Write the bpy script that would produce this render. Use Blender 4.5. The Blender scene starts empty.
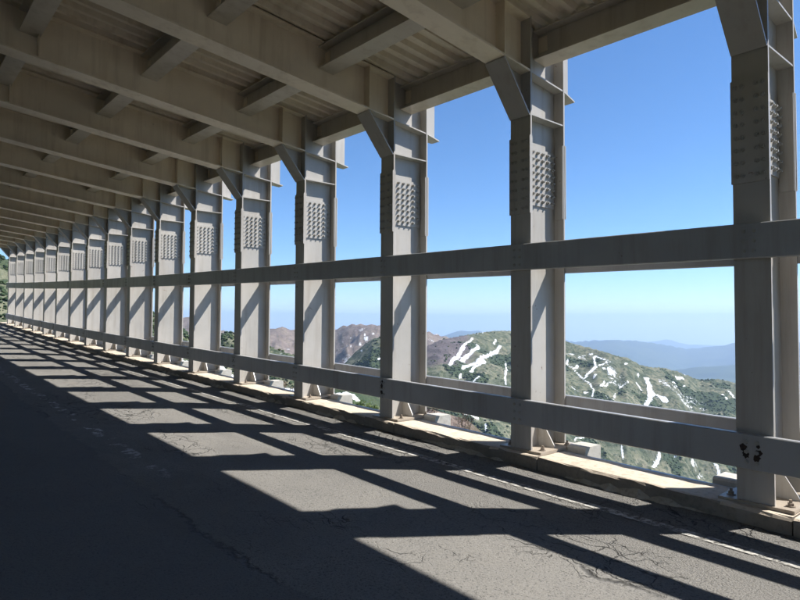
import bpy, bmesh, math, random
import numpy as np
from mathutils import Matrix, Vector

# ================================================================ camera, sky, sun, exposure
scn = bpy.context.scene
COL = scn.collection
YAW, PITCH, ROLL = .7079, .0337, .0054
cam_d = bpy.data.cameras.new('camera'); cam = bpy.data.objects.new('camera', cam_d); COL.objects.link(cam)
cam_d.sensor_width = 36.0; cam_d.lens = 27.0; cam_d.clip_start = .05; cam_d.clip_end = 60000
_F = Vector((math.sin(YAW)*math.cos(PITCH), math.cos(YAW)*math.cos(PITCH), math.sin(PITCH)))
_R = Vector((math.cos(YAW), -math.sin(YAW), 0)); _U = _R.cross(_F)
_r = _R*math.cos(ROLL) + _U*math.sin(ROLL); _u = _U*math.cos(ROLL) - _R*math.sin(ROLL)
cam.matrix_world = Matrix(((_r.x, _u.x, -_F.x, 0), (_r.y, _u.y, -_F.y, 0), (_r.z, _u.z, -_F.z, 1.57), (0, 0, 0, 1)))
scn.camera = cam

SUN = Vector((.678, -.505, 1.0)).normalized()
SUN_EL = math.asin(SUN.z); SUN_AZ = math.atan2(SUN.x, SUN.y)
world = bpy.data.worlds.new('World'); scn.world = world; world.use_nodes = True
wn = world.node_tree; wn.nodes.clear()
sky = wn.nodes.new('ShaderNodeTexSky'); sky.sky_type = 'NISHITA'; sky.sun_disc = False
sky.sun_elevation = SUN_EL; sky.sun_rotation = SUN_AZ
sky.altitude = 2000; sky.air_density = 1.0; sky.dust_density = .0; sky.ozone_density = 6.0
bg = wn.nodes.new('ShaderNodeBackground'); bg.inputs['Strength'].default_value = .068
wo = wn.nodes.new('ShaderNodeOutputWorld')
hs = wn.nodes.new('ShaderNodeHueSaturation'); hs.inputs['Saturation'].default_value = 1.10
wn.links.new(sky.outputs[0], hs.inputs['Color']); wn.links.new(hs.outputs[0], bg.inputs[0]); wn.links.new(bg.outputs[0], wo.inputs[0])
sun_d = bpy.data.lights.new('sun', 'SUN'); sun_d.energy = 3.7; sun_d.angle = math.radians(.53); sun_d.color = (1, .96, .90)
sun = bpy.data.objects.new('sun', sun_d); COL.objects.link(sun)
sun.rotation_euler = SUN.to_track_quat('Z', 'Y').to_euler(); sun.location = (30, -20, 60)
scn.view_settings.view_transform = 'Standard'; scn.view_settings.look = 'None'
scn.view_settings.gamma = 1; scn.view_settings.exposure = 1.42; scn.view_settings.use_curve_mapping = False
scn.render.engine = 'CYCLES'
cy = scn.cycles
cy.max_bounces = 7; cy.diffuse_bounces = 5; cy.glossy_bounces = 4; cy.transparent_max_bounces = 12; cy.volume_bounces = 1
cy.use_denoising = True; cy.use_adaptive_sampling = True; cy.adaptive_threshold = .03; cy.adaptive_min_samples = 16; cy.sample_clamp_indirect = 6

# ================================================================ dimensions
D, S, Y0, W = 4.956, 2.1757, 1.5764, .2562     # post line, post spacing, first post, flange width
D2 = 5.556                                      # outer face of the posts
K0, K1 = -4, 16                                 # first and last post
def deck_h(X): return 4.64 - .115*(X-4.99)
def beam_h(X): return 4.055 - .115*(X-4.99)

HAZE = 9.5e-5

# ---------------------------------------------------------------- terrain heights (metres, camera-independent functions of x, y)
def zc(Y): return 0.0192*Y + 3.6e-4*np.maximum(0, Y-3)**2*(Y < 60) + (Y >= 60)*(1.17 + 0.041*(Y-60))
def xc(Y): return -2.0e-4*np.maximum(0, np.minimum(Y, 60)-3)**2
_rng = np.random.RandomState(7)
_perm = _rng.permutation(512); _perm = np.concatenate([_perm, _perm, _perm])
_gang = _rng.rand(1536)*2*np.pi
def perlin(x, y):
    xi = np.floor(x).astype(int); yi = np.floor(y).astype(int); xf = x-xi; yf = y-yi
    u = xf*xf*xf*(xf*(xf*6-15)+10); v = yf*yf*yf*(yf*(yf*6-15)+10)
    def g(ix, iy, dx, dy):
        a = _gang[_perm[(_perm[ix & 511] + (iy & 511))]]
        return np.cos(a)*dx + np.sin(a)*dy
    n00 = g(xi, yi, xf, yf); n10 = g(xi+1, yi, xf-1, yf); n01 = g(xi, yi+1, xf, yf-1); n11 = g(xi+1, yi+1, xf-1, yf-1)
    return ((n00*(1-u)+n10*u)*(1-v) + (n01*(1-u)+n11*u)*v)*1.5
def fbm(x, y, o=4):
    s = 0; a = 1
    for i in range(o):
        s = s + a*perlin(x*2**i+17.3*i, y*2**i-9.1*i); a *= 0.5
    return s
def ridged(x, y, o=4):
    s = 0; a = 1
    for i in range(o):
        s = s + a*(1-2*np.abs(perlin(x*2**i+5.7*i, y*2**i+31.1*i))); a *= 0.5
    return s/1.9
# ridge lines: (distance, front slope, back slope, [(azimuth, elevation)...]) as surveyed from the road
RIDGES = {
 'hill':   (260, .42, .10, [(-30, 16), (-15, 11), (0, 6.6), (6.8, 4.75), (12, 2.6), (17, 1.0), (20, -.6), (24, -4)]),
 'brown':  (1700, .36, .45, [(14, -1), (20.69, .18), (21.28, .28), (24.07, -1.0), (26.56, -1.2), (28.36, -.79), (29.46, -.69), (30.57, -.88), (32.8, -1.15), (34.59, -.77), (35.34, -.48), (36.29, -.33), (38.66, -.42), (41.05, -.55), (43.24, -1.01), (45.05, -1.57), (47.22, -2.59), (52, -5)]),
 'grove':  (330, .30, .5, [(21, -4.6), (22.62, -2.6), (24.07, -1.5), (24.6, -1.25), (25.13, -1.3), (27.02, -2.1), (28.56, -2.6), (30.59, -3.2), (33.95, -3.9), (35.37, -4.4), (40, -7)]),
 'spur':   (820, .38, .55, [(32, -8), (34.44, -5.2), (35.56, -3.79), (36.78, -2.66), (37.91, -1.75), (38.67, -1.7), (40.1, -1.89), (42.01, -2.63), (43.44, -3.76), (47, -7)]),
 'green':  (980, .34, .5, [(38, -6), (41.06, -3.4), (43.25, -2.34), (44.48, -1.86), (46.28, -1.46), (48.82, -.97), (50.95, -.91), (53.69, -1.21), (56.02, -1.82), (58.12, -2.38), (59.41, -2.67), (60.67, -3.18), (61.26, -3.16), (62.49, -3.83), (64.35, -3.98), (65.3, -4.25), (66.31, -4.63), (67.07, -4.94), (67.98, -4.72), (68.94, -4.76), (69.67, -4.97), (71.45, -5.35), (74.16, -6.12), (85, -9), (100, -13)]),
 'shoulder': (70, .45, .5, [(18, -6.3), (24, -6.2), (28, -6.4), (33, -7.2), (38, -7.9), (43, -8.2), (47, -9.2), (50, -11.5), (55, -17)]),
 'lowfar': (7000, .12, .15, [(50, -7), (58, -5.2), (62.33, -4.45), (66.31, -4.04), (69.69, -3.48), (74.2, -2.98), (85, -2.6), (110, -3)]),
 'far':    (10500, .22, .3, [(10, -2.4), (25, -2), (40.58, -1.69), (44.86, -1.38), (46.37, -.9), (48.16, -.98), (51.87, -1.41), (56.81, -1.81), (58.73, -1.65), (60.43, -1.58), (61.69, -1.6), (62.92, -1.8), (64.77, -2.02), (66.1, -2.25), (67.1, -2.14), (68.61, -1.94), (69.49, -1.75), (71.5, -1.46), (74.22, -1.55), (90, -1.8), (120, -2)]),
 'cone':   (19000, .2, .2, [(40, -2.6), (58.98, -2.14), (62.34, -1.9), (64.37, -1.5), (66.33, -1.95), (70.07, -2.07), (90, -2.2)]),
}
def height(x, y):
    az = np.degrees(np.arctan2(x, y)); r = np.hypot(x, y)
    gx, gy = x/1.0, y/1.0
    big = ridged(gx/420, gy/420, 4); mid = fbm(gx/70, gy/70, 4); fine = fbm(gx/14, gy/14, 3)
    gul = ridged(gx/120+3.3, gy/120, 3)
    X = x - xc(y)
    out = np.maximum(X-6.2, 0)
    z = zc(np.clip(y, -60, 300)) - .45 - 330*(1-np.exp(-out/430.)) - 420*(1-np.exp(-np.maximum(r-900, 0)/2500.))*(out > 0)
    inn = np.maximum(-X-6.3, 0)
    z = z + np.where(inn > 0, np.where(inn < 60, inn*.05, 3+(inn-60)*.22), 0)
    which = np.zeros(x.shape, int)
    for i, (nm, (Rc, sf, sb, pts)) in enumerate(RIDGES.items()):
        a = np.array([p[0] for p in pts], float); e = np.array([p[1] for p in pts], float)
        el = np.interp(az, a, e) - np.maximum(0, a[0]-az)*1.2 - np.maximum(0, az-a[-1])*1.2
        wob = 1 + .10*perlin(az/9.+i*7.7, az*0+i*3.3) if Rc > 200 else 1.0
        if nm == 'green': wob = wob*(1 + .006*(az-55).clip(-15, 25))
        R = Rc*wob
        zr = 1.57 + R*np.tan(np.radians(np.clip(el, -60, 40)))
        d = r-R
        prof = np.where(d < 0, d*sf, -d*sb)
        t = np.clip(np.abs(d)/(.28*Rc), 0, 1); t = t*t*(3-2*t)
        amp = {'hill': 8, 'brown': 60, 'grove': 7, 'spur': 34, 'green': 52, 'shoulder': 1.0, 'lowfar': 200, 'far': 420, 'cone': 350}[nm]
        sc = 1.0 if Rc < 3000 else 5.0
        nb = (big if sc == 1.0 else ridged(gx/2600, gy/2600, 4))
        zz = zr + prof + t*amp*(nb-.35) + (np.clip(np.abs(d)/60, .25, 1)*mid*4.0 if Rc < 3000 and Rc > 100 else 0)
        if nm in ('green', 'spur', 'brown'): zz = zz + np.clip(np.abs(d)/90, .06, 1)*(16 if nm != 'brown' else 30)*(gul-.4)
        if Rc >= 3000: zz = zz + (fbm(gx/420, gy/420, 3))*14
        which = np.where(zz > z, i+1, which)
        z = np.maximum(z, zz)
    k = np.clip((r-45)/150, 0, 1)
    z = z + fine*(.12+.75*k)
    # the roadway strip stays clear
    lim = zc(np.clip(y, -200, 300)) - .5
    strip = (X > -6.6) & (X < 6.3) & (y > -80) & (y < 75)
    z = np.where(strip, np.minimum(z, lim), z)
    return z, which

def WP(X, Y, h): return (X+float(xc(np.float64(Y))), Y, h+float(zc(np.float64(Y))))

# ================================================================ materials
class NT:
    def __init__(s, name):
        s.m = bpy.data.materials.new(name); s.m.use_nodes = True; s.t = s.m.node_tree; s.t.nodes.clear()
        s.out = s.n('ShaderNodeOutputMaterial'); s.b = s.n('ShaderNodeBsdfPrincipled'); s.l(s.b.outputs[0], s.out.inputs[0])
        s.tc = s.n('ShaderNodeTexCoord'); s.geo = s.n('ShaderNodeNewGeometry')
        s.pos = s.geo.outputs['Position']
    def n(s, t, **k):
        nd = s.t.nodes.new(t)
        for a, v in k.items(): setattr(nd, a, v)
        return nd
    def l(s, a, b): s.t.links.new(a, b)
    def put(s, sock, v):
        if hasattr(v, 'is_output'): s.l(v, sock)
        elif v is not None: sock.default_value = v
    def noise(s, scale, detail=4, rough=.55, vec=None, dist=0):
        nd = s.n('ShaderNodeTexNoise'); nd.inputs['Scale'].default_value = scale; nd.inputs['Detail'].default_value = detail
        nd.inputs['Roughness'].default_value = rough; nd.inputs['Distortion'].default_value = dist
        s.l(vec if vec is not None else s.pos, nd.inputs['Vector']); return nd.outputs['Fac']
    def vor(s, scale, feature='F1', vec=None, out=0):
        nd = s.n('ShaderNodeTexVoronoi'); nd.feature = feature; nd.inputs['Scale'].default_value = scale
        s.l(vec if vec is not None else s.pos, nd.inputs['Vector']); return nd.outputs[out]
    def ramp(s, f, stops, interp='LINEAR'):
        nd = s.n('ShaderNodeValToRGB'); cr = nd.color_ramp; cr.interpolation = interp
        while len(cr.elements) < len(stops): cr.elements.new(.5)
        for e, (p, c) in zip(cr.elements, stops):
            e.position = p; e.color = (c if isinstance(c, tuple) else (c, c, c)) + (1,)
        s.l(f, nd.inputs[0]); return nd.outputs[0]
    def mix(s, f, a, b, mode='MIX'):
        nd = s.n('ShaderNodeMix', data_type='RGBA', blend_type=mode)
        s.put(nd.inputs[0], f)
        for i, v in ((6, a), (7, b)):
            s.put(nd.inputs[i], v+(1,) if isinstance(v, tuple) and len(v) == 3 else v)
        return nd.outputs[2]
    def math(s, op, a, b=None, c=None):
        nd = s.n('ShaderNodeMath', operation=op)
        for i, v in enumerate((a, b, c)): s.put(nd.inputs[i], v)
        return nd.outputs[0]
    def mapped(s, scale, loc=(0, 0, 0), vec=None):
        nd = s.n('ShaderNodeMapping'); nd.inputs['Scale'].default_value = scale; nd.inputs['Location'].default_value = loc
        s.l(vec if vec is not None else s.pos, nd.inputs['Vector']); return nd.outputs[0]
    def xyz(s, vec=None):
        nd = s.n('ShaderNodeSeparateXYZ'); s.l(vec if vec is not None else s.pos, nd.inputs[0]); return nd.outputs
    def bump(s, h, strength=.3, dist=.01, prev=None):
        nd = s.n('ShaderNodeBump'); nd.inputs['Strength'].default_value = strength; nd.inputs['Distance'].default_value = dist
        s.l(h, nd.inputs['Height'])
        if prev is not None: s.l(prev, nd.inputs['Normal'])
        return nd.outputs[0]
    def done(s, col, rough=.6, normal=None, metal=0, spec=None):
        s.put(s.b.inputs['Base Color'], col+(1,) if isinstance(col, tuple) else col)
        s.put(s.b.inputs['Roughness'], rough); s.put(s.b.inputs['Metallic'], metal)
        if normal is not None: s.l(normal, s.b.inputs['Normal'])
        if spec is not None: s.b.inputs['Specular IOR Level'].default_value = spec
        return s.m

def steel_mat(name, c, rustiness=.0, vary=.12):
    t = NT(name)
    big = t.noise(.9, 5, .6); streak = t.noise(1, 5, .65, t.mapped((7, 7, .55)))
    col = t.mix(t.ramp(big, [(.35, 0.), (.7, 1.)]), tuple(x*(1-vary) for x in c), tuple(min(1, x*(1+vary)) for x in c))
    grime = t.ramp(streak, [(.50, 0.), (.78, .55)])
    col = t.mix(grime, col, tuple(x*.55 for x in (c[0], c[1]*.88, c[2]*.74)))
    rn = t.noise(9, 6, .7); rm = t.ramp(rn, [(.735-.07*rustiness, 0.), (.76-.07*rustiness, 1.)])
    col = t.mix(rm, col, (.11, .052, .026))
    fine = t.noise(60, 3, .6)
    nrm = t.bump(fine, .10, .003, t.bump(t.noise(2.2, 2, .5), .12, .02))
    return t.done(col, t.ramp(streak, [(.3, .30), (.8, .55)]), nrm, 0, .6)
M = {}
M['steel'] = steel_mat('painted_steel', (.405, .385, .355), .85)
M['steel_rail'] = steel_mat('painted_rail', (.325, .332, .342), .5)
M['steel_roof'] = steel_mat('painted_roof_steel', (.80, .695, .55), .4)
M['purlin'] = steel_mat('painted_purlin', (.56, .505, .43), .4)
M['base'] = steel_mat('rusty_base_plate', (.36, .31, .25), 1.1)
M['deck'] = steel_mat('painted_deck', (.76, .665, .53), .3)
M['bolt'] = steel_mat('painted_bolt', (.32, .317, .30), .5)
M['rust'] = steel_mat('rusty_bolt', (.26, .215, .17), 1.0)
t = NT('bare_rust'); M['chip'] = t.done(t.ramp(t.noise(70, 4), [(.35, (.012, .010, .010)), (.7, (.05, .026, .016))]), .85)

def asphalt_mat():
    t = NT('weathered_asphalt'); x, y, z = t.xyz()
    big = t.noise(.35, 5, .6); mid = t.noise(2.4, 5, .65); sp = t.noise(62, 4, .85); agg = t.vor(75)
    col = t.ramp(big, [(.3, (.150, .145, .135)), (.7, (.195, .187, .172))])
    col = t.mix(t.ramp(mid, [(.35, 0.), (.75, .5)]), col, (.22, .208, .187))
    col = t.mix(t.ramp(sp, [(.36, .85), (.47, 0.)]), col, (.035, .035, .035))
    col = t.mix(t.ramp(sp, [(.60, 0.), (.74, .75)]), col, (.34, .325, .295))
    # rough, open-textured strip by the kerb, smoother wheel path further in
    edge = t.ramp(t.math('ADD', x, t.math('MULTIPLY', mid, .9)), [(0, 0.), (1, 1.)])
    e2 = t.n('ShaderNodeMapRange'); e2.inputs[1].default_value = 3.6; e2.inputs[2].default_value = 4.4
    t.l(t.math('ADD', x, mid), e2.inputs[0]); rough_zone = e2.outputs[0]
    # cracks: distorted cell borders, only where the surface has worn
    wob = t.n('ShaderNodeTexNoise'); wob.inputs['Scale'].default_value = 2.2; wob.inputs['Detail'].default_value = 5; t.l(t.pos, wob.inputs['Vector'])
    vm = t.n('ShaderNodeVectorMath', operation='MULTIPLY_ADD'); t.l(wob.outputs['Color'], vm.inputs[0]); vm.inputs[1].default_value = (.55, .9, 0); t.l(t.pos, vm.inputs[2])
    cv = t.mapped((1, .55, 1), vec=vm.outputs[0])
    d1 = t.vor(2.3, 'DISTANCE_TO_EDGE', cv); d2 = t.vor(6.5, 'DISTANCE_TO_EDGE', cv)
    zone = t.math('ADD', t.noise(.55, 4, .6, t.mapped((1.3, .6, 1), (3.1, 1.7, 0))), t.math('MULTIPLY', rough_zone, .07))
    c1 = t.math('MULTIPLY', t.ramp(d1, [(.003, 1.), (.011, 0.)]), t.ramp(zone, [(.52, 0.), (.60, 1.)]))
    c2 = t.math('MULTIPLY', t.ramp(d2, [(.008, 1.), (.035, 0.)]), t.ramp(zone, [(.53, 0.), (.60, .9)]))
    crack = t.math('MAXIMUM', c1, c2)
    crack = t.math('MULTIPLY', crack, t.ramp(t.noise(8, 3), [(.34, 0.), (.5, 1.)]))
    # one long joint crack running with the road (x about 1.75)
    jx = t.math('ADD', x, t.math('MULTIPLY', t.noise(1.3, 6, .7), .55))
    jd = t.math('ABSOLUTE', t.math('SUBTRACT', jx, 2.02))
    joint = t.math('MULTIPLY', t.ramp(jd, [(.003, .6), (.03, 0.)]), t.ramp(t.noise(.9, 3), [(.46, 0.), (.58, 1.)]))
    crack = t.math('MAXIMUM', crack, joint)
    # worn centre line paint
    pd = t.math('ABSOLUTE', t.math('SUBTRACT', x, 2.04))
    pm = t.math('MULTIPLY', t.ramp(pd, [(.06, 1.), (.08, 0.)]), t.ramp(t.noise(5.5, 5, .7), [(.56, 0.), (.60, .8)]))
    pz = t.n('ShaderNodeMapRange'); pz.inputs[1].default_value = 5.2; pz.inputs[2].default_value = 7.0; t.l(y, pz.inputs[0])
    pm = t.math('MULTIPLY', pm, pz.outputs[0])
    col = t.mix(pm, col, (.55, .55, .53))
    lane = t.math('MULTIPLY', t.ramp(t.math('SUBTRACT', jx, 1.52), [(.49, 1.), (.52, 0.)]), .55)
    col = t.mix(lane, col, (.105, .106, .108))
    blot = t.ramp(t.noise(.9, 4, .55, t.mapped((1.2, .35, 1), (7, 2, 0))), [(.52, 0.), (.62, .35)])
    col = t.mix(blot, col, (.10, .096, .09))
    col = t.mix(t.math('MULTIPLY', crack, .8), col, (.02, .02, .02))
    h = t.math('ADD', t.math('MULTIPLY', sp, .8), t.math('MULTIPLY', agg, .5))
    hh = t.math('MULTIPLY', h, t.math('ADD', t.math('MULTIPLY', rough_zone, 1.1), .35))
    n1 = t.bump(hh, .8, .012); n2 = t.bump(t.math('SUBTRACT', t.math('MULTIPLY', mid, .5), crack), .8, .02, n1)
    return t.done(col, .88, n2, 0, .3)
M['asphalt'] = asphalt_mat()

def concrete_mat(name, a, b, dark=.5, sc=1.):
    t = NT(name); big = t.noise(1.1*sc, 6, .65); sm = t.noise(14*sc, 5, .7)
    col = t.mix(t.ramp(big, [(.3, 0.), (.7, 1.)]), a, b)
    col = t.mix(t.ramp(sm, [(.48, 0.), (.74, dark)]), col, (.13, .11, .085))
    pit = t.vor(38*sc)
    nrm = t.bump(t.ramp(pit, [(.0, 0.), (.18, 1.)]), .35, .006, t.bump(sm, .5, .012))
    return t.done(col, .9, nrm, 0, .25)
M['kerb'] = concrete_mat('kerb_concrete', (.47, .40, .315), (.57, .49, .39), .5)
M['kerb_face'] = concrete_mat('shaded_kerb_concrete', (.17, .148, .118), (.27, .24, .20), .7, 1.6)  # brown concrete, darkened to carry the shade on the kerb's upright faces
M['mortar'] = concrete_mat('mortar', (.36, .32, .26), (.46, .42, .35), .6, 2)
M['footing'] = concrete_mat('footing_concrete', (.40, .38, .34), (.50, .48, .44), .35)
M['wall'] = concrete_mat('unseen_wall_concrete', (.20, .195, .185), (.27, .262, .25), .4, .5)
M['topping'] = concrete_mat('roof_concrete', (.28, .28, .27), (.36, .355, .34), .4)
t = NT('zinc_strip'); M['zinc'] = t.done(t.ramp(t.noise(5, 4), [(.3, (.30, .32, .34)), (.7, (.42, .44, .46))]), .45, None, .5)
t = NT('teal_paint'); M['teal'] = t.done(t.ramp(t.noise(6, 4), [(.3, (.30, .44, .41)), (.7, (.40, .54, .50))]), .6)
# worn road paint: scuffed through to the asphalt
t = NT('road_paint'); wear = t.ramp(t.noise(13, 7, .8), [(.42, 0.), (.55, .9)])
pc = t.ramp(t.noise(30, 4, .7), [(.3, (.30, .29, .26)), (.6, (.52, .50, .46))])
t.done(pc, .7, t.bump(t.noise(95, 3, .8), .4, .006))
tr = t.n('ShaderNodeBsdfTransparent'); mx = t.n('ShaderNodeMixShader')
t.l(t.math('SUBTRACT', 1.0, t.math('MULTIPLY', t.math('SUBTRACT', 1.0, wear), .95)), mx.inputs[0]); t.l(tr.outputs[0], mx.inputs[1]); t.l(t.b.outputs[0], mx.inputs[2]); t.l(mx.outputs[0], t.out.inputs[0])
M['paint'] = t.m

def terrain_mat():
    t = NT('mountain_ground')
    at = t.n('ShaderNodeAttribute', attribute_name='snow'); sn = at.outputs['Fac']
    ab = t.n('ShaderNodeAttribute', attribute_name='bare'); br = ab.outputs['Fac']
    big = t.noise(.006, 5, .6); mid = t.noise(.035, 6, .68); fine = t.noise(.16, 5, .7); vf = t.noise(.9, 4, .7)
    veg = t.ramp(mid, [(.32, (.058, .074, .050)), (.45, (.112, .122, .080)), (.58, (.18, .175, .118)), (.72, (.25, .23, .175))])
    veg = t.mix(t.ramp(fine, [(.46, 0.), (.58, .85)]), veg, (.024, .042, .022))
    veg = t.mix(t.ramp(vf, [(.50, 0.), (.66, .5)]), veg, (.20, .195, .13))
    ak = t.n('ShaderNodeAttribute', attribute_name='thicket')
    tk = t.ramp(t.math('ADD', ak.outputs['Fac'], t.math('MULTIPLY', t.math('SUBTRACT', fine, .5), 1.6)), [(.40, 0.), (.60, .9)])
    veg = t.mix(tk, veg, t.ramp(vf, [(.35, (.022, .036, .022)), (.65, (.055, .078, .038))]))
    bare = t.ramp(mid, [(.3, (.120, .092, .082)), (.5, (.175, .138, .118)), (.7, (.23, .19, .155))])
    bare = t.mix(t.ramp(fine, [(.48, 0.), (.64, .75)]), bare, (.065, .062, .036))
    bm = t.ramp(t.math('ADD', br, t.math('MULTIPLY', t.math('SUBTRACT', mid, .5), 1.1)), [(.38, 0.), (.62, 1.)])
    ah = t.n('ShaderNodeAttribute', attribute_name='heath')
    veg = t.mix(t.ramp(t.math('ADD', ah.outputs['Fac'], t.math('MULTIPLY', t.math('SUBTRACT', mid, .5), 1.2)), [(.35, 0.), (.6, .9)]), veg, t.ramp(fine, [(.35, (.075, .062, .070)), (.65, (.14, .118, .122))]))
    col = t.mix(bm, veg, bare)
    edge = t.math('ADD', sn, t.math('ADD', t.math('MULTIPLY', t.math('SUBTRACT', t.noise(.26, 6, .78), .5), 2.3), t.math('MULTIPLY', t.math('SUBTRACT', t.noise(.07, 3, .6), .5), .9)))
    sm = t.ramp(edge, [(.49, 0.), (.55, 1.)])
    dirt = t.ramp(fine, [(.3, (.66, .68, .70)), (.7, (.80, .81, .82))])
    col = t.mix(sm, col, dirt)
    rough = t.math('MULTIPLY', t.math('SUBTRACT', 1.0, sm), 1.0)
    hgt = t.math('MULTIPLY', t.math('ADD', t.math('MULTIPLY', mid, 2.0), fine), rough)
    return t.done(col, .95, t.bump(hgt, .55, 3.0), 0, .1)
M['terrain'] = terrain_mat()
t = NT('far_forest')
M['far'] = t.done(t.ramp(t.noise(.0022, 7, .65), [(.35, (.022, .040, .024)), (.6, (.055, .075, .036)), (.75, (.11, .10, .06))]), .95, None, 0, .1)
def leaf_mat(name, cols, scale):
    t = NT(name)
    oi = t.n('ShaderNodeObjectInfo')
    col = t.ramp(t.noise(scale, 3, .6), [(.3, cols[0]), (.5, cols[1]), (.7, cols[2])])
    return t.done(col, .75, None, 0, .2)
M['scrub'] = leaf_mat('scrub', ((.016, .032, .016), (.036, .058, .024), (.085, .10, .038)), .08)
M['leaf'] = leaf_mat('shrub_leaf', ((.035, .065, .02), (.07, .11, .03), (.13, .16, .05)), 2)
M['twig'] = leaf_mat('bare_twig', ((.10, .072, .05), (.16, .12, .085), (.23, .18, .13)), 3)

# ================================================================ mesh helpers
def mesh_obj(name, verts, faces, mat, parent=None, smooth=False, loc=None):
    me = bpy.data.meshes.new(name); me.from_pydata([tuple(v) for v in verts], [], faces); me.update()
    me.materials.append(mat)
    if smooth:
        for p in me.polygons: p.use_smooth = True
    o = bpy.data.objects.new(name, me); COL.objects.link(o)
    if parent is not None: o.parent = parent
    if loc is not None: o.location = loc
    return o
HEX = [(0, 1, 3, 2), (4, 6, 7, 5), (0, 4, 5, 1), (2, 3, 7, 6), (0, 2, 6, 4), (1, 5, 7, 3)]
class MB:
    def __init__(s): s.v = []; s.f = []
    def box(s, x0, x1, y0, y1, z0, z1, fn=None):
        b = len(s.v)
        for x in (x0, x1):
            for y in (y0, y1):
                for z in (z0, z1): s.v.append(fn(x, y, z) if fn else (x, y, z))
        s.f += [tuple(b+i for i in q) for q in HEX]; return s
    def hexa(s, pts):           # 8 points ordered like box
        b = len(s.v); s.v += [tuple(p) for p in pts]; s.f += [tuple(b+i for i in q) for q in HEX]; return s
    def cham(s, x0, x1, y0, y1, z0, z1, c, fn=None):      # box with chamfered long edges (along y)
        b = len(s.v); prof = [(x0+c, z0), (x1-c, z0), (x1, z0+c), (x1, z1-c), (x1-c, z1), (x0+c, z1), (x0, z1-c), (x0, z0+c)]
        for y in (y0, y1):
            for x, z in prof: s.v.append(fn(x, y, z) if fn else (x, y, z))
        s.f += [(b+i, b+8+i, b+8+(i+1) % 8, b+(i+1) % 8) for i in range(8)] + [tuple(b+i for i in range(8)), tuple(b+8+i for i in reversed(range(8)))]
        return s
    def prism(s, poly, axis, a0, a1):                     # 2D polygon extruded along an axis
        b = len(s.v); n = len(poly)
        for a in (a0, a1):
            for p, q in poly:
                s.v.append({'x': (a, p, q), 'y': (p, a, q), 'z': (p, q, a)}[axis])
        s.f += [(b+i, b+(i+1) % n, b+n+(i+1) % n, b+n+i) for i in range(n)] + [tuple(b+n+i for i in range(n)), tuple(b+i for i in reversed(range(n)))]
        return s
    def bolt(s, c, axis, r, h, sg):                       # hex head with a shorter shank end
        for rr, hh, n in ((r, h*.55, 6), (r*.55, h, 6)):
            pl = [(rr*math.cos(k*math.pi/3+.3), rr*math.sin(k*math.pi/3+.3)) for k in range(n)]
            i = 'xyz'.index(axis); o = [c[j] for j in range(3) if j != i]
            s.prism([(o[0]+p, o[1]+q) for p, q in pl], axis, c[i], c[i]+sg*hh)
        return s
    def obj(s, name, mat, parent=None, smooth=False, loc=None):
        o = mesh_obj(name, s.v, s.f, mat, parent, smooth, loc)
        bm = bmesh.new(); bm.from_mesh(o.data); bmesh.ops.recalc_face_normals(bm, faces=bm.faces); bm.to_mesh(o.data); bm.free()
        return o
def tag(o, label=None, cat=None, group=None, kind=None):
    for k, v in (('label', label), ('category', cat), ('group', group), ('kind', kind)):
        if v: o[k] = v
    return o
def empty(name, loc=(0, 0, 0)):
    o = bpy.data.objects.new(name, None); COL.objects.link(o); o.location = loc; o.empty_display_size = .3; return o
def copy_tree(o, parent=None):
    c = o.copy(); COL.objects.link(c); c.parent = parent
    for ch in list(o.children): copy_tree(ch, c)
    return c
random.seed(3)

# ================================================================ road, kerb, road paint
def strip_grid(x0, x1, nx, ys, h, hf=None):
    v = []; f = []
    xs = np.linspace(x0, x1, nx)
    if nx > 40: xs = np.concatenate([np.linspace(x0, 4.2, nx-16), np.linspace(4.25, x1, 16)])
    for y in ys:
        for x in xs: v.append(WP(x, y, h+(hf(x, y) if hf else 0)))
    for j in range(len(ys)-1):
        for i in range(nx-1):
            a = j*nx+i; f.append((a, a+1, a+nx+1, a+nx))
    return v, f
ys = np.concatenate([np.arange(-45, 0, 1.5), np.arange(0, 14, .25), np.arange(14, 62, 1.0)])
def rut(x, y):                                           # worn wheel paths and a settled edge
    return .055*min(1, max(0, (x-4.50)/.33))+.008*math.sin(x*2.1+.4)+.006*float(perlin(np.array([x*1.1]), np.array([y*.7]))[0])
v, f = strip_grid(-5.75, 4.90, 58, ys, 0.0, rut)
tag(mesh_obj('road', v, f, M['asphalt'], smooth=True), kind='structure')
ys2 = np.concatenate([np.arange(-12, 14, .25), np.arange(14, 40.1, 1.0)])
v, f = strip_grid(4.385, 4.495, 4, ys2, .007, rut)
tag(mesh_obj('edge_line', v, f, M['paint'], smooth=True), kind='structure')

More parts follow.
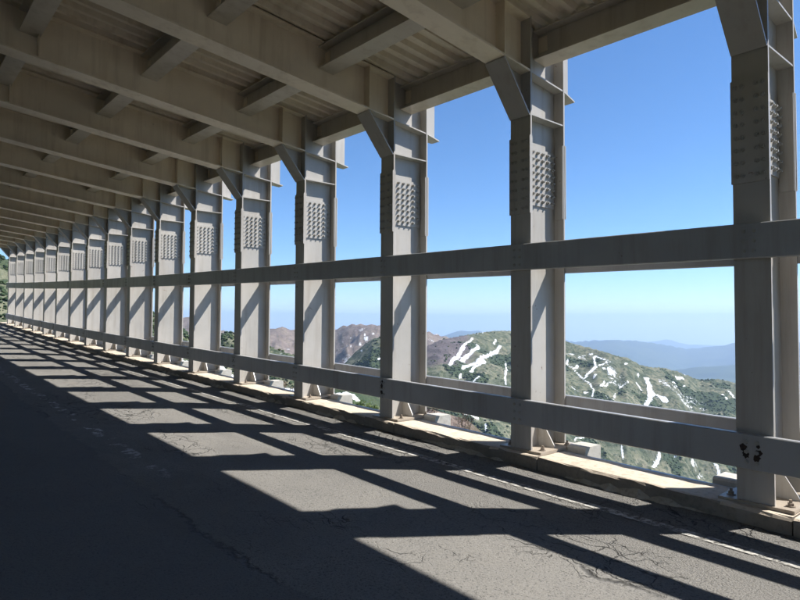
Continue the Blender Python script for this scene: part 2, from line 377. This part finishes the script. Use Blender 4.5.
kerb = empty('kerb', WP(4.9, 0, 0)); tag(kerb, kind='structure')
def child_world(o, par): o.parent = par; o.matrix_parent_inverse = Matrix.Translation(-Vector(par.location)); return o
def rough_block(name, x0, x1, y0, y1, z0, z1, mat, par, n=12, amp=.007, seed=0, c=.022):
    prof = [(x0, z0), (x0+.004, z1-c), (x0+c*.5, z1-c*.3), (x0+c*1.2, z1), (x1-.01, z1), (x1, z1-.01), (x1, z0)]
    v = []; f = []; m = len(prof)
    for j in range(n+1):
        y = y0+(y1-y0)*j/n
        for i, (x, z) in enumerate(prof):
            a = amp*(2.0 if i in (1, 2) else 1.0)
            nx = float(perlin(np.array([y*6+seed]), np.array([i*.7+seed*.37]))[0])*a; nz = float(perlin(np.array([y*6-seed]), np.array([i*.6+9+seed*.3]))[0])*a*.7
            if i in (0, 5, 6): nx = nz = 0
            v.append(WP(x+nx, y, z+nz))
    for j in range(n):
        for i in range(m-1):
            a = j*m+i; f.append((a, a+m, a+m+1, a+1))
    f += [tuple(range(m)), tuple((n*m)+i for i in reversed(range(m)))]
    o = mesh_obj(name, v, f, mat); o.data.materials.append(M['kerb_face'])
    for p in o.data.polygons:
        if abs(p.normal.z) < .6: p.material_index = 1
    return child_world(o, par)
for k in range(K0-1, K1+1):
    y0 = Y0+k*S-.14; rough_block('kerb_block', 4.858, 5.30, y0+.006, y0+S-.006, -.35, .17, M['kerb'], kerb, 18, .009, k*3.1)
    # broken haunch of old mortar along the foot of the kerb
    rng = random.Random(k); a = y0+.25+rng.random()*.3; L = .9+rng.random()*.7
    n = 16; vv = []; ff = []
    for j in range(n+1):
        y = a+L*j/n; e = math.sin(math.pi*j/n)**.4
        wdt = (.03+.045*abs(math.sin(j*1.7+k))+.02*rng.random())*e; hg = (.04+.045*abs(math.sin(j*1.1+k*2))+.02*rng.random())*e
        for (x, z) in ((4.90, -.03), (4.862-wdt, -.03), (4.860-wdt*.75, hg*.55), (4.866, hg+.012)): vv.append(WP(x, y, z))
    for j in range(n):
        for i in range(3):
            b = j*4+i; ff.append((b, b+4, b+5, b+1))
    child_world(mesh_obj('mortar_patch', vv, ff, M['mortar']), kerb)
mb = MB()
for k in range(K0-1, K1+1):
    y0 = Y0+k*S-.14
    mb.box(5.303, 5.345, y0, y0+S-.004, .02, .165, WP)
child_world(mb.obj('edge_strip', M['zinc']), kerb)

# ================================================================ the snow shed
shed = empty('snow_shed', WP(5.2, 0, 0))
tag(shed, 'long grey steel snow shed over the road, open posts on the valley side', 'snow shed')
def lay(o, k):
    y = Y0+k*S; o.parent = shed; x, yy, z = WP(0, y, 0)
    o.location = Vector((x, yy, z))-Vector(shed.location); return o
def make_column():
    m = MB(); zb = .197
    m.box(D, D+.022, 0, W, zb, deck_h(D)-.004); m.box(D2-.022, D2, 0, W, zb, deck_h(D2)-.004)
    m.hexa([(x, y, z) for x in (D+.022, D2-.022) for y in (W/2-.008, W/2+.008) for z in (zb, deck_h(x)-.004)])
    col = m.obj('column', M['steel'])
    bolts = MB()
    # flange cover plates, outside and inside
    for x0, x1, ax in ((D-.018, D-.0005, -1), (D2+.0005, D2+.018, 1)):
        MB().box(x0, x1, -.004, W+.004, 2.60, 3.40).obj('cover_plate', M['steel'], col)
        for i in range(8):
            for y in (.032, .080, W-.080, W-.032): bolts.bolt((x0 if ax < 0 else x1, y, 2.655+i*.0985), 'x', .017, .026, ax)
    for x0, x1 in ((D+.0225, D+.037), (D2-.037, D2-.0225)):
        for y0, y1 in ((.004, W/2-.022), (W/2+.022, W-.004)):
            MB().box(x0, x1, y0, y1, 2.60, 3.40).obj('cover_plate', M['steel'], col)
    # web splice plates with the bolt field
    for sg in (-1, 1):
        ya, yb = sorted((W/2+sg*.0085, W/2+sg*.023))
        MB().box(D+.045, D2-.045, ya, yb, 2.715, 3.325).obj('splice_plate', M['steel'], col)
        for i in range(8):
            for j in range(6): bolts.bolt((D+.085+j*.086, ya if sg < 0 else yb, 2.765+i*.073), 'y', .019, .034, sg)
    bolts.obj('splice_bolts', M['bolt'], col)['kind'] = 'stuff'
    # stiffeners across the section, each side of the web
    for y0, y1 in ((.004, W/2-.009), (W/2+.009, W-.004)):
        MB().box(D+.0225, D2-.0225, y0, y1, 3.613, 3.627).obj('stiffener', M['steel'], col)
        MB().hexa([(x, y, beam_h(x)+dz) for x in (D+.0225, D2-.0225) for y in (y0, y1) for dz in (0, .016)]).obj('stiffener', M['steel'], col)
    # knee bracket: sloping flange and its web
    kb = MB(); a = (4.56, beam_h(4.56)-.001); b = (D-.001, 3.615)
    nx, nz = .77, .64
    kb.hexa([(p[0]+q*nx*.018, y, p[1]+q*nz*.018) for p in (a, b) for y in (.001, W-.001) for q in (-1, 0)])
    kb.prism([(4.572, beam_h(4.56)-.003), (D-.001, 3.634), (D-.001, beam_h(D)-.003)], 'y', W/2-.007, W/2+.007)
    kb.obj('knee_bracket', M['steel'], col)
    # stub that carries the eave
    eb = MB(); x1 = 5.80
    eb.hexa([(x, y, z) for x in (D2+.0005, x1) for y in (W/2-.007, W/2+.007) for z in (beam_h(x)+.017, deck_h(x)-.004)])
    eb.hexa([(x, y, beam_h(x)+dz) for x, w in ((D2+.0005, 0), (x1+.03, .05)) for y in (.002+w, W-.002-w) for dz in (0, .016)])
    eb.obj('eave_bracket', M['steel'], col)
    # foot
    MB().box(D-.02, D2+.05, -.13, W+.13, .172, .1965).obj('base_plate', M['base'], col)
    for x in (5.24,):
        for sg in (-1, 1):
            y = W/2+sg*.0085
            MB().prism([(y, .198), (y+sg*.20, .198), (y+sg*.20, .215), (y+sg*.03, .48), (y, .48)], 'x', x-.007, x+.007).obj('gusset', M['steel'], col)
    for x in (5.045, 5.47):
        for y in (-.075, W+.075):
            bb = MB(); bb.bolt((x, y, .197), 'z', .022, .050, 1); bb.prism([(x+.032*math.cos(q), y+.032*math.sin(q)) for q in np.linspace(0, 2*math.pi, 12, endpoint=False)], 'z', .1968, .2035)
            bb.obj('anchor_bolt', M['rust'], col)
    for y0, y1 in ((-.35, -.135), (W+.135, W+.35)):
        MB().cham(5.38, 5.66, y0, y1, -.5, .222, .018).obj('footing_block', M['footing'], col)
    MB().box(5.346, 5.74, -.134, W+.134, -.6, .171).obj('footing_block', M['footing'], col)
    return col
col0 = make_column()
beams = {}
def make_beam():
    m = MB(); xi = -6.2
    m.hexa([(x, y, beam_h(x)+dz) for x in (xi, D-.0005) for y in (0, W) for dz in (0, .020)])
    m.hexa([(x, y, deck_h(x)-dz) for x in (xi, D-.0005) for y in (0, W) for dz in (.024, .004)])
    m.hexa([(x, y, z) for x in (xi, D-.0005) for y in (W/2-.007, W/2+.007) for z in (beam_h(x)+.0205, deck_h(x)-.0245)])
    b = m.obj('roof_beam', M['steel_roof'])
    for x in (4.56, 1.3, -2.2):
        for y0, y1 in ((.004, W/2-.008), (W/2+.008, W-.004)):
            MB().box(x-.006, x+.006, y0, y1, beam_h(x)+.021, deck_h(x)-.026).obj('stiffener', M['steel_roof'], b)
    return b
beam0 = make_beam()
for k in range(K0, K1+1):
    lay(col0 if k == K0 else copy_tree(col0), k)
    lay(beam0 if k == K0 else copy_tree(beam0), k)

# purlins: I-sections between the roof beams
PX = [5.165, 3.865, 2.485, 1.105, -.275, -1.655, -3.035, -4.415]
for X0 in PX:
    wd = .205 if X0 > 5 else .215; dp = -.345 if X0 > 5 else -.300
    for k in range(K0, K1):
        ya, yb = Y0+k*S+W/2+.009, Y0+(k+1)*S+W/2-.009
        m = MB()
        if X0 < 5: ya += .0; yb -= .0
        def pf(x, y, z): return WP(x, y, deck_h(x)+z)
        xm = X0+wd/2; m.box(xm-.006, xm+.006, ya, yb, dp+.0165, -.0465, pf)
        m.box(X0, X0+wd, ya, yb, dp, dp+.016, pf)
        m.box(X0, X0+wd, ya, yb, -.046, -.0285, pf)
        child_world(m.obj('purlin', M['purlin']), shed)
        if k >= 0 and k < 6:      # end cleat
            MB().box(xm-.016, xm-.0065, yb-.11, yb-.002, -.24, -.08, pf).obj('cleat', M['steel_roof'])
            c = bpy.context.scene.collection.objects[-1]; child_world(c, shed)

# corrugated roof deck, one sheet every two bays
pitch = 2*S/21.
for k in range(K0, K1, 2):
    y0 = Y0+k*S+W/2; v = []; f = []
    prof = []
    for i in range(21):
        b = y0+i*pitch
        prof += [(b, .0), (b+.062, .0), (b+.088, .058), (b+pitch-.024, .058)]
    prof.append((y0+21*pitch, 0))
    xs = np.linspace(-6.25, 5.48, 6)
    for (y, dz) in prof:
        for x in xs: v.append(WP(x, y, deck_h(x)+dz))
    for j in range(len(prof)-1):
        for i in range(5):
            a = j*6+i; f.append((a, a+1, a+7, a+6))
    child_world(mesh_obj('deck_sheet', v, f, M['deck']), shed)
m = MB()
for k in range(K0, K1):
    ya, yb = Y0+k*S+W/2-(.3 if k == K0 else 0), Y0+(k+1)*S+W/2+(.3 if k == K1-1 else 0)
    m.hexa([WP(x, y, deck_h(x)+dz) for x in (-6.3, 5.50) for y in (ya, yb) for dz in (.064, .44)])
child_world(m.obj('roof_slab', M['topping']), shed)

# long rails, inner and outer, each length spanning two bays
for xa, xb, z0, z1, side in ((D-.064, D-.0008, .444, .703, -1), (D-.064, D-.0008, 2.015, 2.28, -1), (D2+.0008, D2+.058, .444, .703, 1), (D2+.0008, D2+.058, 2.015, 2.28, 1)):
    for ka, kb_ in ((-4, -2), (-2, 2), (2, 6), (6, 10), (10, 14), (14, 16)):
        yy = [Y0+k*S+W/2 for k in range(ka, kb_+1)]; yy[0] += .003; yy[-1] -= .003
        if ka == K0: yy[0] -= .5
        if kb_ == K1: yy[-1] += .15
        m = MB()
        for p, q in zip(yy[:-1], yy[1:]):
            m.cham(xa, xb, p, q, z0, z1, .007, WP)
        rail = m.obj('rail', M['steel_rail']); child_world(rail, shed)
        bm_ = MB()
        for kk in range(ka, kb_+1):
            for dy in (-.035, .035):
                if (kk == ka and dy < 0) or (kk == kb_ and dy > 0): continue
                for zz in (.055, .13, .205):
                    c = WP(xa if side < 0 else xb, Y0+kk*S+W/2+dy, z0+zz)
                    bm_.bolt(c, 'x', .016, .016, side)
        bo = bm_.obj('rail_bolts', M['bolt']); bo['kind'] = 'stuff'; bo.parent = rail
# chipped paint round the bolts of some joints
def chip(k, dy, z, s, seed, parent=shed):
    rng = random.Random(seed); x, y, h = WP(D-.0655, Y0+k*S+W/2+dy, z); n = 13
    pts = [(s*(.55+.6*rng.random())*math.cos(2*math.pi*i/n), s*1.15*(.55+.6*rng.random())*math.sin(2*math.pi*i/n)) for i in range(n)]
    m = MB(); m.prism([(y+p, h+q) for p, q in pts], 'x', x, x+.001)
    child_world(m.obj('paint_chip', M['chip']), shed)
for k, dy, z, s in ((0, .055, .60, .030), (0, .04, .55, .026), (0, -.05, .575, .028), (0, -.035, .535, .026), (0, .035, .645, .014), (0, -.045, .62, .014), (2, .01, .60, .030), (2, .015, .52, .028), (2, .0, .66, .018), (5, .01, .57, .03), (4, .02, .6, .018)):
    chip(k, dy, z, s, k*10+int(z*100)+int(dy*100))

# mountain-side wall of the shed, unseen, made full height to darken the inside
wall = empty('unseen_shade_wall', WP(-6, 0, 0)); tag(wall, 'unseen full-height wall along the mountain side of the road, darkening the inside of the shed', 'wall')
for k in range(K0-1, K1, 2):
    y0 = Y0+k*S; m = MB()
    for q in range(2): m.box(-6.3, -5.72, y0+.008+q*S, y0+S+(0 if q == 0 else -.008), -.6, beam_h(-6)-.02, WP)
    child_world(m.obj('unseen_wall_panel', M['wall']), wall)

# low barrier beyond the far end of the shed
bar = empty('road_barrier', WP(4.9, 41, 0)); tag(bar, 'pale teal road barrier beyond the far end of the snow shed', 'barrier')
for i in range(4):
    y = 40.2+i*2.0
    child_world(MB().box(4.86, 4.98, y, y+.12, -.5, .95, WP).obj('post', M['teal']), bar)
for z in (.25, .60):
    child_world(MB().cham(4.80, 4.858, 39.6, 46.8, z, z+.26, .02, WP).obj('barrier_rail', M['teal']), bar)

# ================================================================ terrain
SNOW = [
 (3.3, [(669, 615), (626, 591), (599, 574), (549, 543)]),
 (3.7, [(651, 586), (623, 572), (602, 566), (589, 560)]),
 (3.7, [(697, 585), (666, 574), (620, 552), (598, 551), (565, 535)]),
 (2.9, [(619, 545), (601, 544), (566, 523)]),
 (1.8, [(551, 525), (541, 518)]),
 (2.2, [(561, 503), (548, 500)]),
 (1.9, [(678, 558), (644, 528), (608, 501), (585, 481)]),
 (2.2, [(720, 612), (694, 593)]),
 (0.7, [(692, 628), (716, 631)]),
 (2.3, [(460, 433), (483, 435)]),
 (1.5, [(463, 407), (457, 401)]),
 (1.5, [(813, 547), (824, 540)]),
 (1.1, [(844, 544), (851, 534)]),
 (1.7, [(788, 528), (776, 522), (760, 494), (746, 474), (734, 456), (713, 438), (691, 427)]),
 (3.2, [(784, 509), (772, 504)]),
 (2.2, [(842, 525), (838, 508), (827, 483)]),
 (2.4, [(833, 511), (787, 481), (762, 478), (750, 476)]),
 (1.4, [(813, 475), (793, 479), (778, 479)]),
 (1.0, [(795, 469), (787, 476)]),
 (4.5, [(795, 464), (803, 460)]),
 (3.0, [(763, 465), (757, 465)]),
 (1.2, [(758, 449), (725, 437), (779, 450)]),
 (1.6, [(841, 464), (842, 462)]),
 (1.5, [(795, 435), (775, 436)]),
 (2.0, [(845, 446), (841, 444)]),
 (2.4, [(822, 436), (817, 426)]),
 (3.5, [(855, 437), (812, 412)]),
 (1.2, [(689, 455), (697, 445), (698, 435)]),
 (0.9, [(688, 462), (691, 456)]),
 (1.3, [(756, 432), (726, 416)]),
 (4.0, [(851, 437), (840, 426), (823, 414), (801, 408), (783, 402)]),
 (3.3, [(823, 414), (828, 404), (832, 398)]),
 (2.9, [(934, 430), (952, 429)]),
 (1.9, [(878, 410), (902, 419)]),
 (2.0, [(920, 414), (923, 413)]),
 (3.0, [(1003, 380), (996, 372)]),
 (2.1, [(985, 384), (979, 375)]),
 (1.7, [(972, 387), (973, 386)]),
 (2.2, [(694, 341), (692, 339), (668, 336)]),
 (1.6, [(652, 365), (633, 353)]),
 (2.4, [(766, 334), (761, 332)]),
 (2.5, [(799, 316), (788, 313)]),
 (1.8, [(759, 324), (758, 323)]),
 (1.4, [(713, 318), (713, 318)]),
 (1.7, [(719, 335), (722, 334)]),
 (1.9, [(801, 322), (803, 320)]),
 (1.0, [(590, 388), (619, 393)]),
 (1.5, [(782, 317), (783, 315)]),
 (4.2, [(951, 1215), (925, 1209), (899, 1203)]),
 (3.1, [(928, 1283), (924, 1280)]),
 (2.1, [(885, 1237), (879, 1214)]),
 (1.4, [(495, 660), (494, 656)]),
 (1.5, [(471, 592), (472, 590)]),
 (3.0, [(750, 1337), (755, 1337)]),
 (2.1, [(935, 1230), (927, 1223)]),
 (2.8, [(154, 229), (165, 222)]),
 (3.3, [(138, 253), (145, 243)]),
 (2.6, [(98, 219), (121, 256)]),
 (1.9, [(79, 211), (82, 210)]),
]
def polar_mesh(name, az, rr, mat, base=None, snow=True):
    A, Rr = np.meshgrid(np.radians(az), rr)
    x = np.sin(A)*Rr; y = np.cos(A)*Rr
    z, wh = height(x.ravel(), y.ravel()); z = z.reshape(x.shape); wh = wh.reshape(x.shape)
    nr, na = x.shape
    co = np.stack([x, y, z], -1).reshape(-1, 3).astype(np.float32)
    i = np.arange(nr-1)[:, None]*na+np.arange(na-1)[None, :]
    q = np.stack([i, i+na, i+na+1, i+1], -1).reshape(-1, 4).astype(np.int32)
    me = bpy.data.meshes.new(name); me.vertices.add(len(co)); me.vertices.foreach_set('co', co.ravel())
    me.loops.add(q.size); me.loops.foreach_set('vertex_index', q.ravel())
    me.polygons.add(len(q)); me.polygons.foreach_set('loop_start', np.arange(0, q.size, 4, dtype=np.int32))
    me.polygons.foreach_set('use_smooth', np.ones(len(q), bool))
    me.update(calc_edges=True); me.validate()
    me.materials.append(mat)
    if snow:
        s = np.zeros(co.shape[0], np.float32); px, py = co[:, 0], co[:, 1]
        for w, pts in SNOW:
            P = np.array(pts, float); wr = w*2.6
            sel = (px > P[:, 0].min()-6*w-8) & (px < P[:, 0].max()+6*w+8) & (py > P[:, 1].min()-6*w-8) & (py < P[:, 1].max()+6*w+8)
            if not sel.any(): continue
            sx, sy = px[sel], py[sel]; c = P.mean(0); u = c/np.hypot(*c)
            def loc(a, b): return (a*u[0]+b*u[1])/1.6, (a*u[1]-b*u[0])
            best = np.full(sx.shape, 1e9); qx, qy = loc(sx, sy)
            for (a, b) in zip(pts[:-1], pts[1:]):
                ax, ay = loc(*a); bx, by = loc(*b); dx, dy = bx-ax, by-ay
                tt = np.clip(((qx-ax)*dx+(qy-ay)*dy)/max(dx*dx+dy*dy, 1e-6), 0, 1)
                best = np.minimum(best, np.hypot(qx-ax-tt*dx, qy-ay-tt*dy))
            s[sel] = np.maximum(s[sel], np.clip(1.0-.5*best/(w*.66), 0, 1))
        # drifts left in hollows of the shadier slopes, too many to survey one by one
        n = fbm(px/60., py/60., 4); r = np.hypot(px, py)
        hollow = np.clip((n-.46)*1.5, 0, .42)*(r > 260)
        s = np.maximum(s, hollow)
        at = me.attributes.new('snow', 'FLOAT', 'POINT'); at.data.foreach_set('value', s)
        b = np.isin(wh.ravel(), [2]).astype(np.float32)*.95
        azd = np.degrees(np.arctan2(px, py))
        hth = np.clip(1.15-np.abs(azd-44.2)/4.2, 0, 1)*(wh.ravel() == 5)*np.clip((r-730)/90, 0, 1)
        at = me.attributes.new('heath', 'FLOAT', 'POINT'); at.data.foreach_set('value', hth.astype(np.float32))
        b = np.where(wh.ravel() == 6, np.clip((azd-36)/6, 0, .75), b)
        tk = np.clip(.5+(fbm(px/80., py/80., 3)-.12)*3.0, 0, 1)*(r > 40)*np.where(wh.ravel() == 2, .55, 1)
        at = me.attributes.new('thicket', 'FLOAT', 'POINT'); at.data.foreach_set('value', tk.astype(np.float32))
        at = me.attributes.new('bare', 'FLOAT', 'POINT'); at.data.foreach_set('value', b.astype(np.float32))
    o = bpy.data.objects.new(name, me); COL.objects.link(o); return o, x, y, z
az = np.concatenate([np.arange(-180, -30, 3.0), np.arange(-30, 18, .6), np.arange(18, 76, .09), np.arange(76, 100, .8), np.arange(100, 180.1, 3.0)])
rr = np.concatenate([np.geomspace(3, 55, 40)[:-1], np.geomspace(55, 260, 80)[:-1], np.geomspace(260, 1500, 300)[:-1], np.geomspace(1500, 3400, 60)])
terr, tx, ty, tz = polar_mesh('terrain', az, rr, M['terrain']); tag(terr, kind='structure')
az2 = np.concatenate([np.arange(-180, 0, 6.0), np.arange(0, 90, .25), np.arange(90, 180.1, 6.0)])
far, _, _, _ = polar_mesh('distant_mountains', az2, np.concatenate([np.geomspace(3390, 14000, 110), np.geomspace(14100, 21500, 40)]), M['far'], snow=False); tag(far, kind='structure')

# ---------------------------------------------------------------- scrub on the slopes: one uncountable mass of small bushes
rs = np.random.RandomState(11)
ico = [(0, 0, 1)] + [(.894*math.cos(a), .894*math.sin(a), .447) for a in np.arange(5)*2*math.pi/5] + [(.894*math.cos(a), .894*math.sin(a), -.447) for a in np.arange(5)*2*math.pi/5+math.pi/5] + [(0, 0, -1)]
ico = np.array(ico); icf = []
for i in range(5):
    j = (i+1) % 5; icf += [(0, 1+i, 1+j), (1+i, 6+i, 1+j), (1+j, 6+i, 6+j), (6+i, 11, 6+j)]
icf = np.array(icf)
def scatter(n, a0, a1, r0, r1, s0, s1, cl, thr):
    a = np.radians(rs.uniform(a0, a1, n*4)); r = np.exp(rs.uniform(np.log(r0), np.log(r1), n*4)); x = np.sin(a)*r; y = np.cos(a)*r
    d = fbm(x/cl, y/cl, 3); d2 = np.full(len(x), 1e9)
    for w, pts in SNOW:
        for (p, q) in zip(pts[:-1], pts[1:]):
            ux, uy = q[0]-p[0], q[1]-p[1]; tt = np.clip(((x-p[0])*ux+(y-p[1])*uy)/max(ux*ux+uy*uy, 1e-6), 0, 1)
            d2 = np.minimum(d2, np.hypot(x-p[0]-tt*ux, y-p[1]-tt*uy)-w*1.5)
    ok = (d > thr) & (d2 > 0); x, y = x[ok][:n], y[ok][:n]
    z, wh = height(x, y); ok = (wh != 2) | (rs.uniform(0, 1, len(x)) < .15); x, y, z = x[ok], y[ok], z[ok]
    return x, y, z, rs.uniform(s0, s1, len(x))*rs.uniform(.6, 1.3, len(x))
parts = [scatter(22000, 36, 76, 330, 1250, .8, 1.9, 80., .12), scatter(2500, 36, 76, 330, 1250, .6, 1.5, 80., -.5), scatter(4500, 20, 36, 170, 420, .45, 1.2, 25., -.3), scatter(9000, -6, 22, 120, 330, .35, 1.0, 25., -.5), scatter(1800, 26, 42, 430, 900, 1.0, 2.2, 40., -.1)]
x, y, z, sz = [np.concatenate(c) for c in zip(*parts)]
N = len(x)
V = ico[None]*(1+.35*rs.uniform(-1, 1, (N, 12, 1)))
V = V*np.stack([sz*rs.uniform(.8, 1.3, N), sz*rs.uniform(.8, 1.3, N), sz*rs.uniform(.45, .8, N)], -1)[:, None, :]
V = V + np.stack([x, y, z+sz*.25], -1)[:, None, :]
Fc = icf[None]+(np.arange(N)*12)[:, None, None]
me = bpy.data.meshes.new('scrub'); V = V.reshape(-1, 3).astype(np.float32); Fc = Fc.reshape(-1, 3).astype(np.int32)
me.vertices.add(len(V)); me.vertices.foreach_set('co', V.ravel()); me.loops.add(Fc.size); me.loops.foreach_set('vertex_index', Fc.ravel())
me.polygons.add(len(Fc)); me.polygons.foreach_set('loop_start', np.arange(0, Fc.size, 3, dtype=np.int32)); me.update(calc_edges=True)
me.materials.append(M['scrub'])
o = bpy.data.objects.new('scrub', me); COL.objects.link(o); tag(o, 'dense dark green dwarf scrub covering the mountain slopes', 'scrub', kind='stuff')

# ---------------------------------------------------------------- shrubs just below the road
def make_shrub(seed, hgt, leafy):
    rng = random.Random(seed); st = MB(); tips = []
    def limb(p, d, L, r, depth):
        q = p+d*L; n = 4 if depth > 1 else 3
        a = d.orthogonal().normalized(); b = d.cross(a); base = len(st.v)
        for c, rr_ in ((p, r), (q, r*.6)):
            for i in range(n):
                w = 2*math.pi*i/n; st.v.append(tuple(c+(a*math.cos(w)+b*math.sin(w))*rr_))
        st.f.extend([(base+i, base+(i+1) % n, base+n+(i+1) % n, base+n+i) for i in range(n)])
        if depth == 0: tips.append((p, q)); return
        for _ in range(3 if depth > 1 else 4):
            e = (d+Vector((rng.uniform(-.7, .7), rng.uniform(-.7, .7), rng.uniform(-.15, .6)))).normalized()
            limb(p+d*L*rng.uniform(.55, 1), e, L*rng.uniform(.55, .8), r*.55, depth-1)
    for _ in range(7):
        limb(Vector((rng.uniform(-.15, .15), rng.uniform(-.15, .15), -.1)), Vector((rng.uniform(-.6, .6), rng.uniform(-.6, .6), 1)).normalized(), hgt*.40, hgt*.012, 3)
    root = empty('shrub'); st.obj('stems', M['twig'], root)
    if leafy:
        lf = MB()
        for p, q in tips:
            for _ in range(leafy):
                c = p.lerp(q, rng.random())+Vector((rng.uniform(-1, 1), rng.uniform(-1, 1), rng.uniform(-1, 1)))*.08*hgt
                a = Vector((rng.uniform(-1, 1), rng.uniform(-1, 1), rng.uniform(-.5, .5))).normalized(); b = a.orthogonal().normalized(); s = hgt*rng.uniform(.022, .045)
                i = len(lf.v); lf.v += [tuple(c-a*s), tuple(c+b*s*.5), tuple(c+a*s), tuple(c-b*s*.5)]; lf.f.append((i, i+1, i+2, i+3))
        mesh_obj('foliage', lf.v, lf.f, M['leaf'], root)
    return root
def put(o, azd, r, s, rz):
    a = math.radians(azd); x, y = math.sin(a)*r, math.cos(a)*r; z, _ = height(np.array([x]), np.array([y]))
    o.location = (x, y, float(z[0])); o.scale = (s, s, s); o.rotation_euler = (0, 0, rz); return o
g1 = make_shrub(5, 3.0, 5); put(g1, 37.0, 66, 1.0, 0); tag(g1, 'bright green leafy shrub below the road, right beside bare brush', 'shrub')
g2 = make_shrub(6, 2.2, 5); put(g2, 38.1, 67, .9, 1); tag(g2, 'small green leafy shrub at the foot of a taller green one', 'shrub')
proto = [make_shrub(20+i, 2.6, 0) for i in range(3)]
rng = random.Random(4); used = [0, 0, 0]
for i in range(54):
    if i < 34: a_, r_ = rng.uniform(41.5, 47.5), rng.uniform(56, 70)
    else: a_, r_ = rng.choice([rng.uniform(23, 26), rng.uniform(28, 31), rng.uniform(34, 36.5)]), rng.uniform(58, 71)
    p = i % 3
    o = proto[p] if not used[p] else copy_tree(proto[p]); used[p] = 1
    put(o, a_, r_, rng.uniform(.45, .95), rng.uniform(0, 6))
    tag(o, 'leafless brown twiggy shrub on the bank below the road', 'shrub', 'bare shrubs on the bank below the road')

# ================================================================ mountain haze
hz = NT('air'); hz.t.nodes.remove(hz.b)
pv = hz.n('ShaderNodeVolumePrincipled'); pv.inputs['Color'].default_value = (.53, .71, 1.0, 1); pv.inputs['Density'].default_value = HAZE
pv.inputs['Anisotropy'].default_value = .2
hz.l(pv.outputs[0], hz.out.inputs['Volume'])
zmin = -2600.; zmax = 260.
hb = MB().box(-22500, 22500, -22500, 22500, zmin, zmax).obj('haze', hz.m); tag(hb, 'thin blue mountain haze', 'haze', kind='stuff')
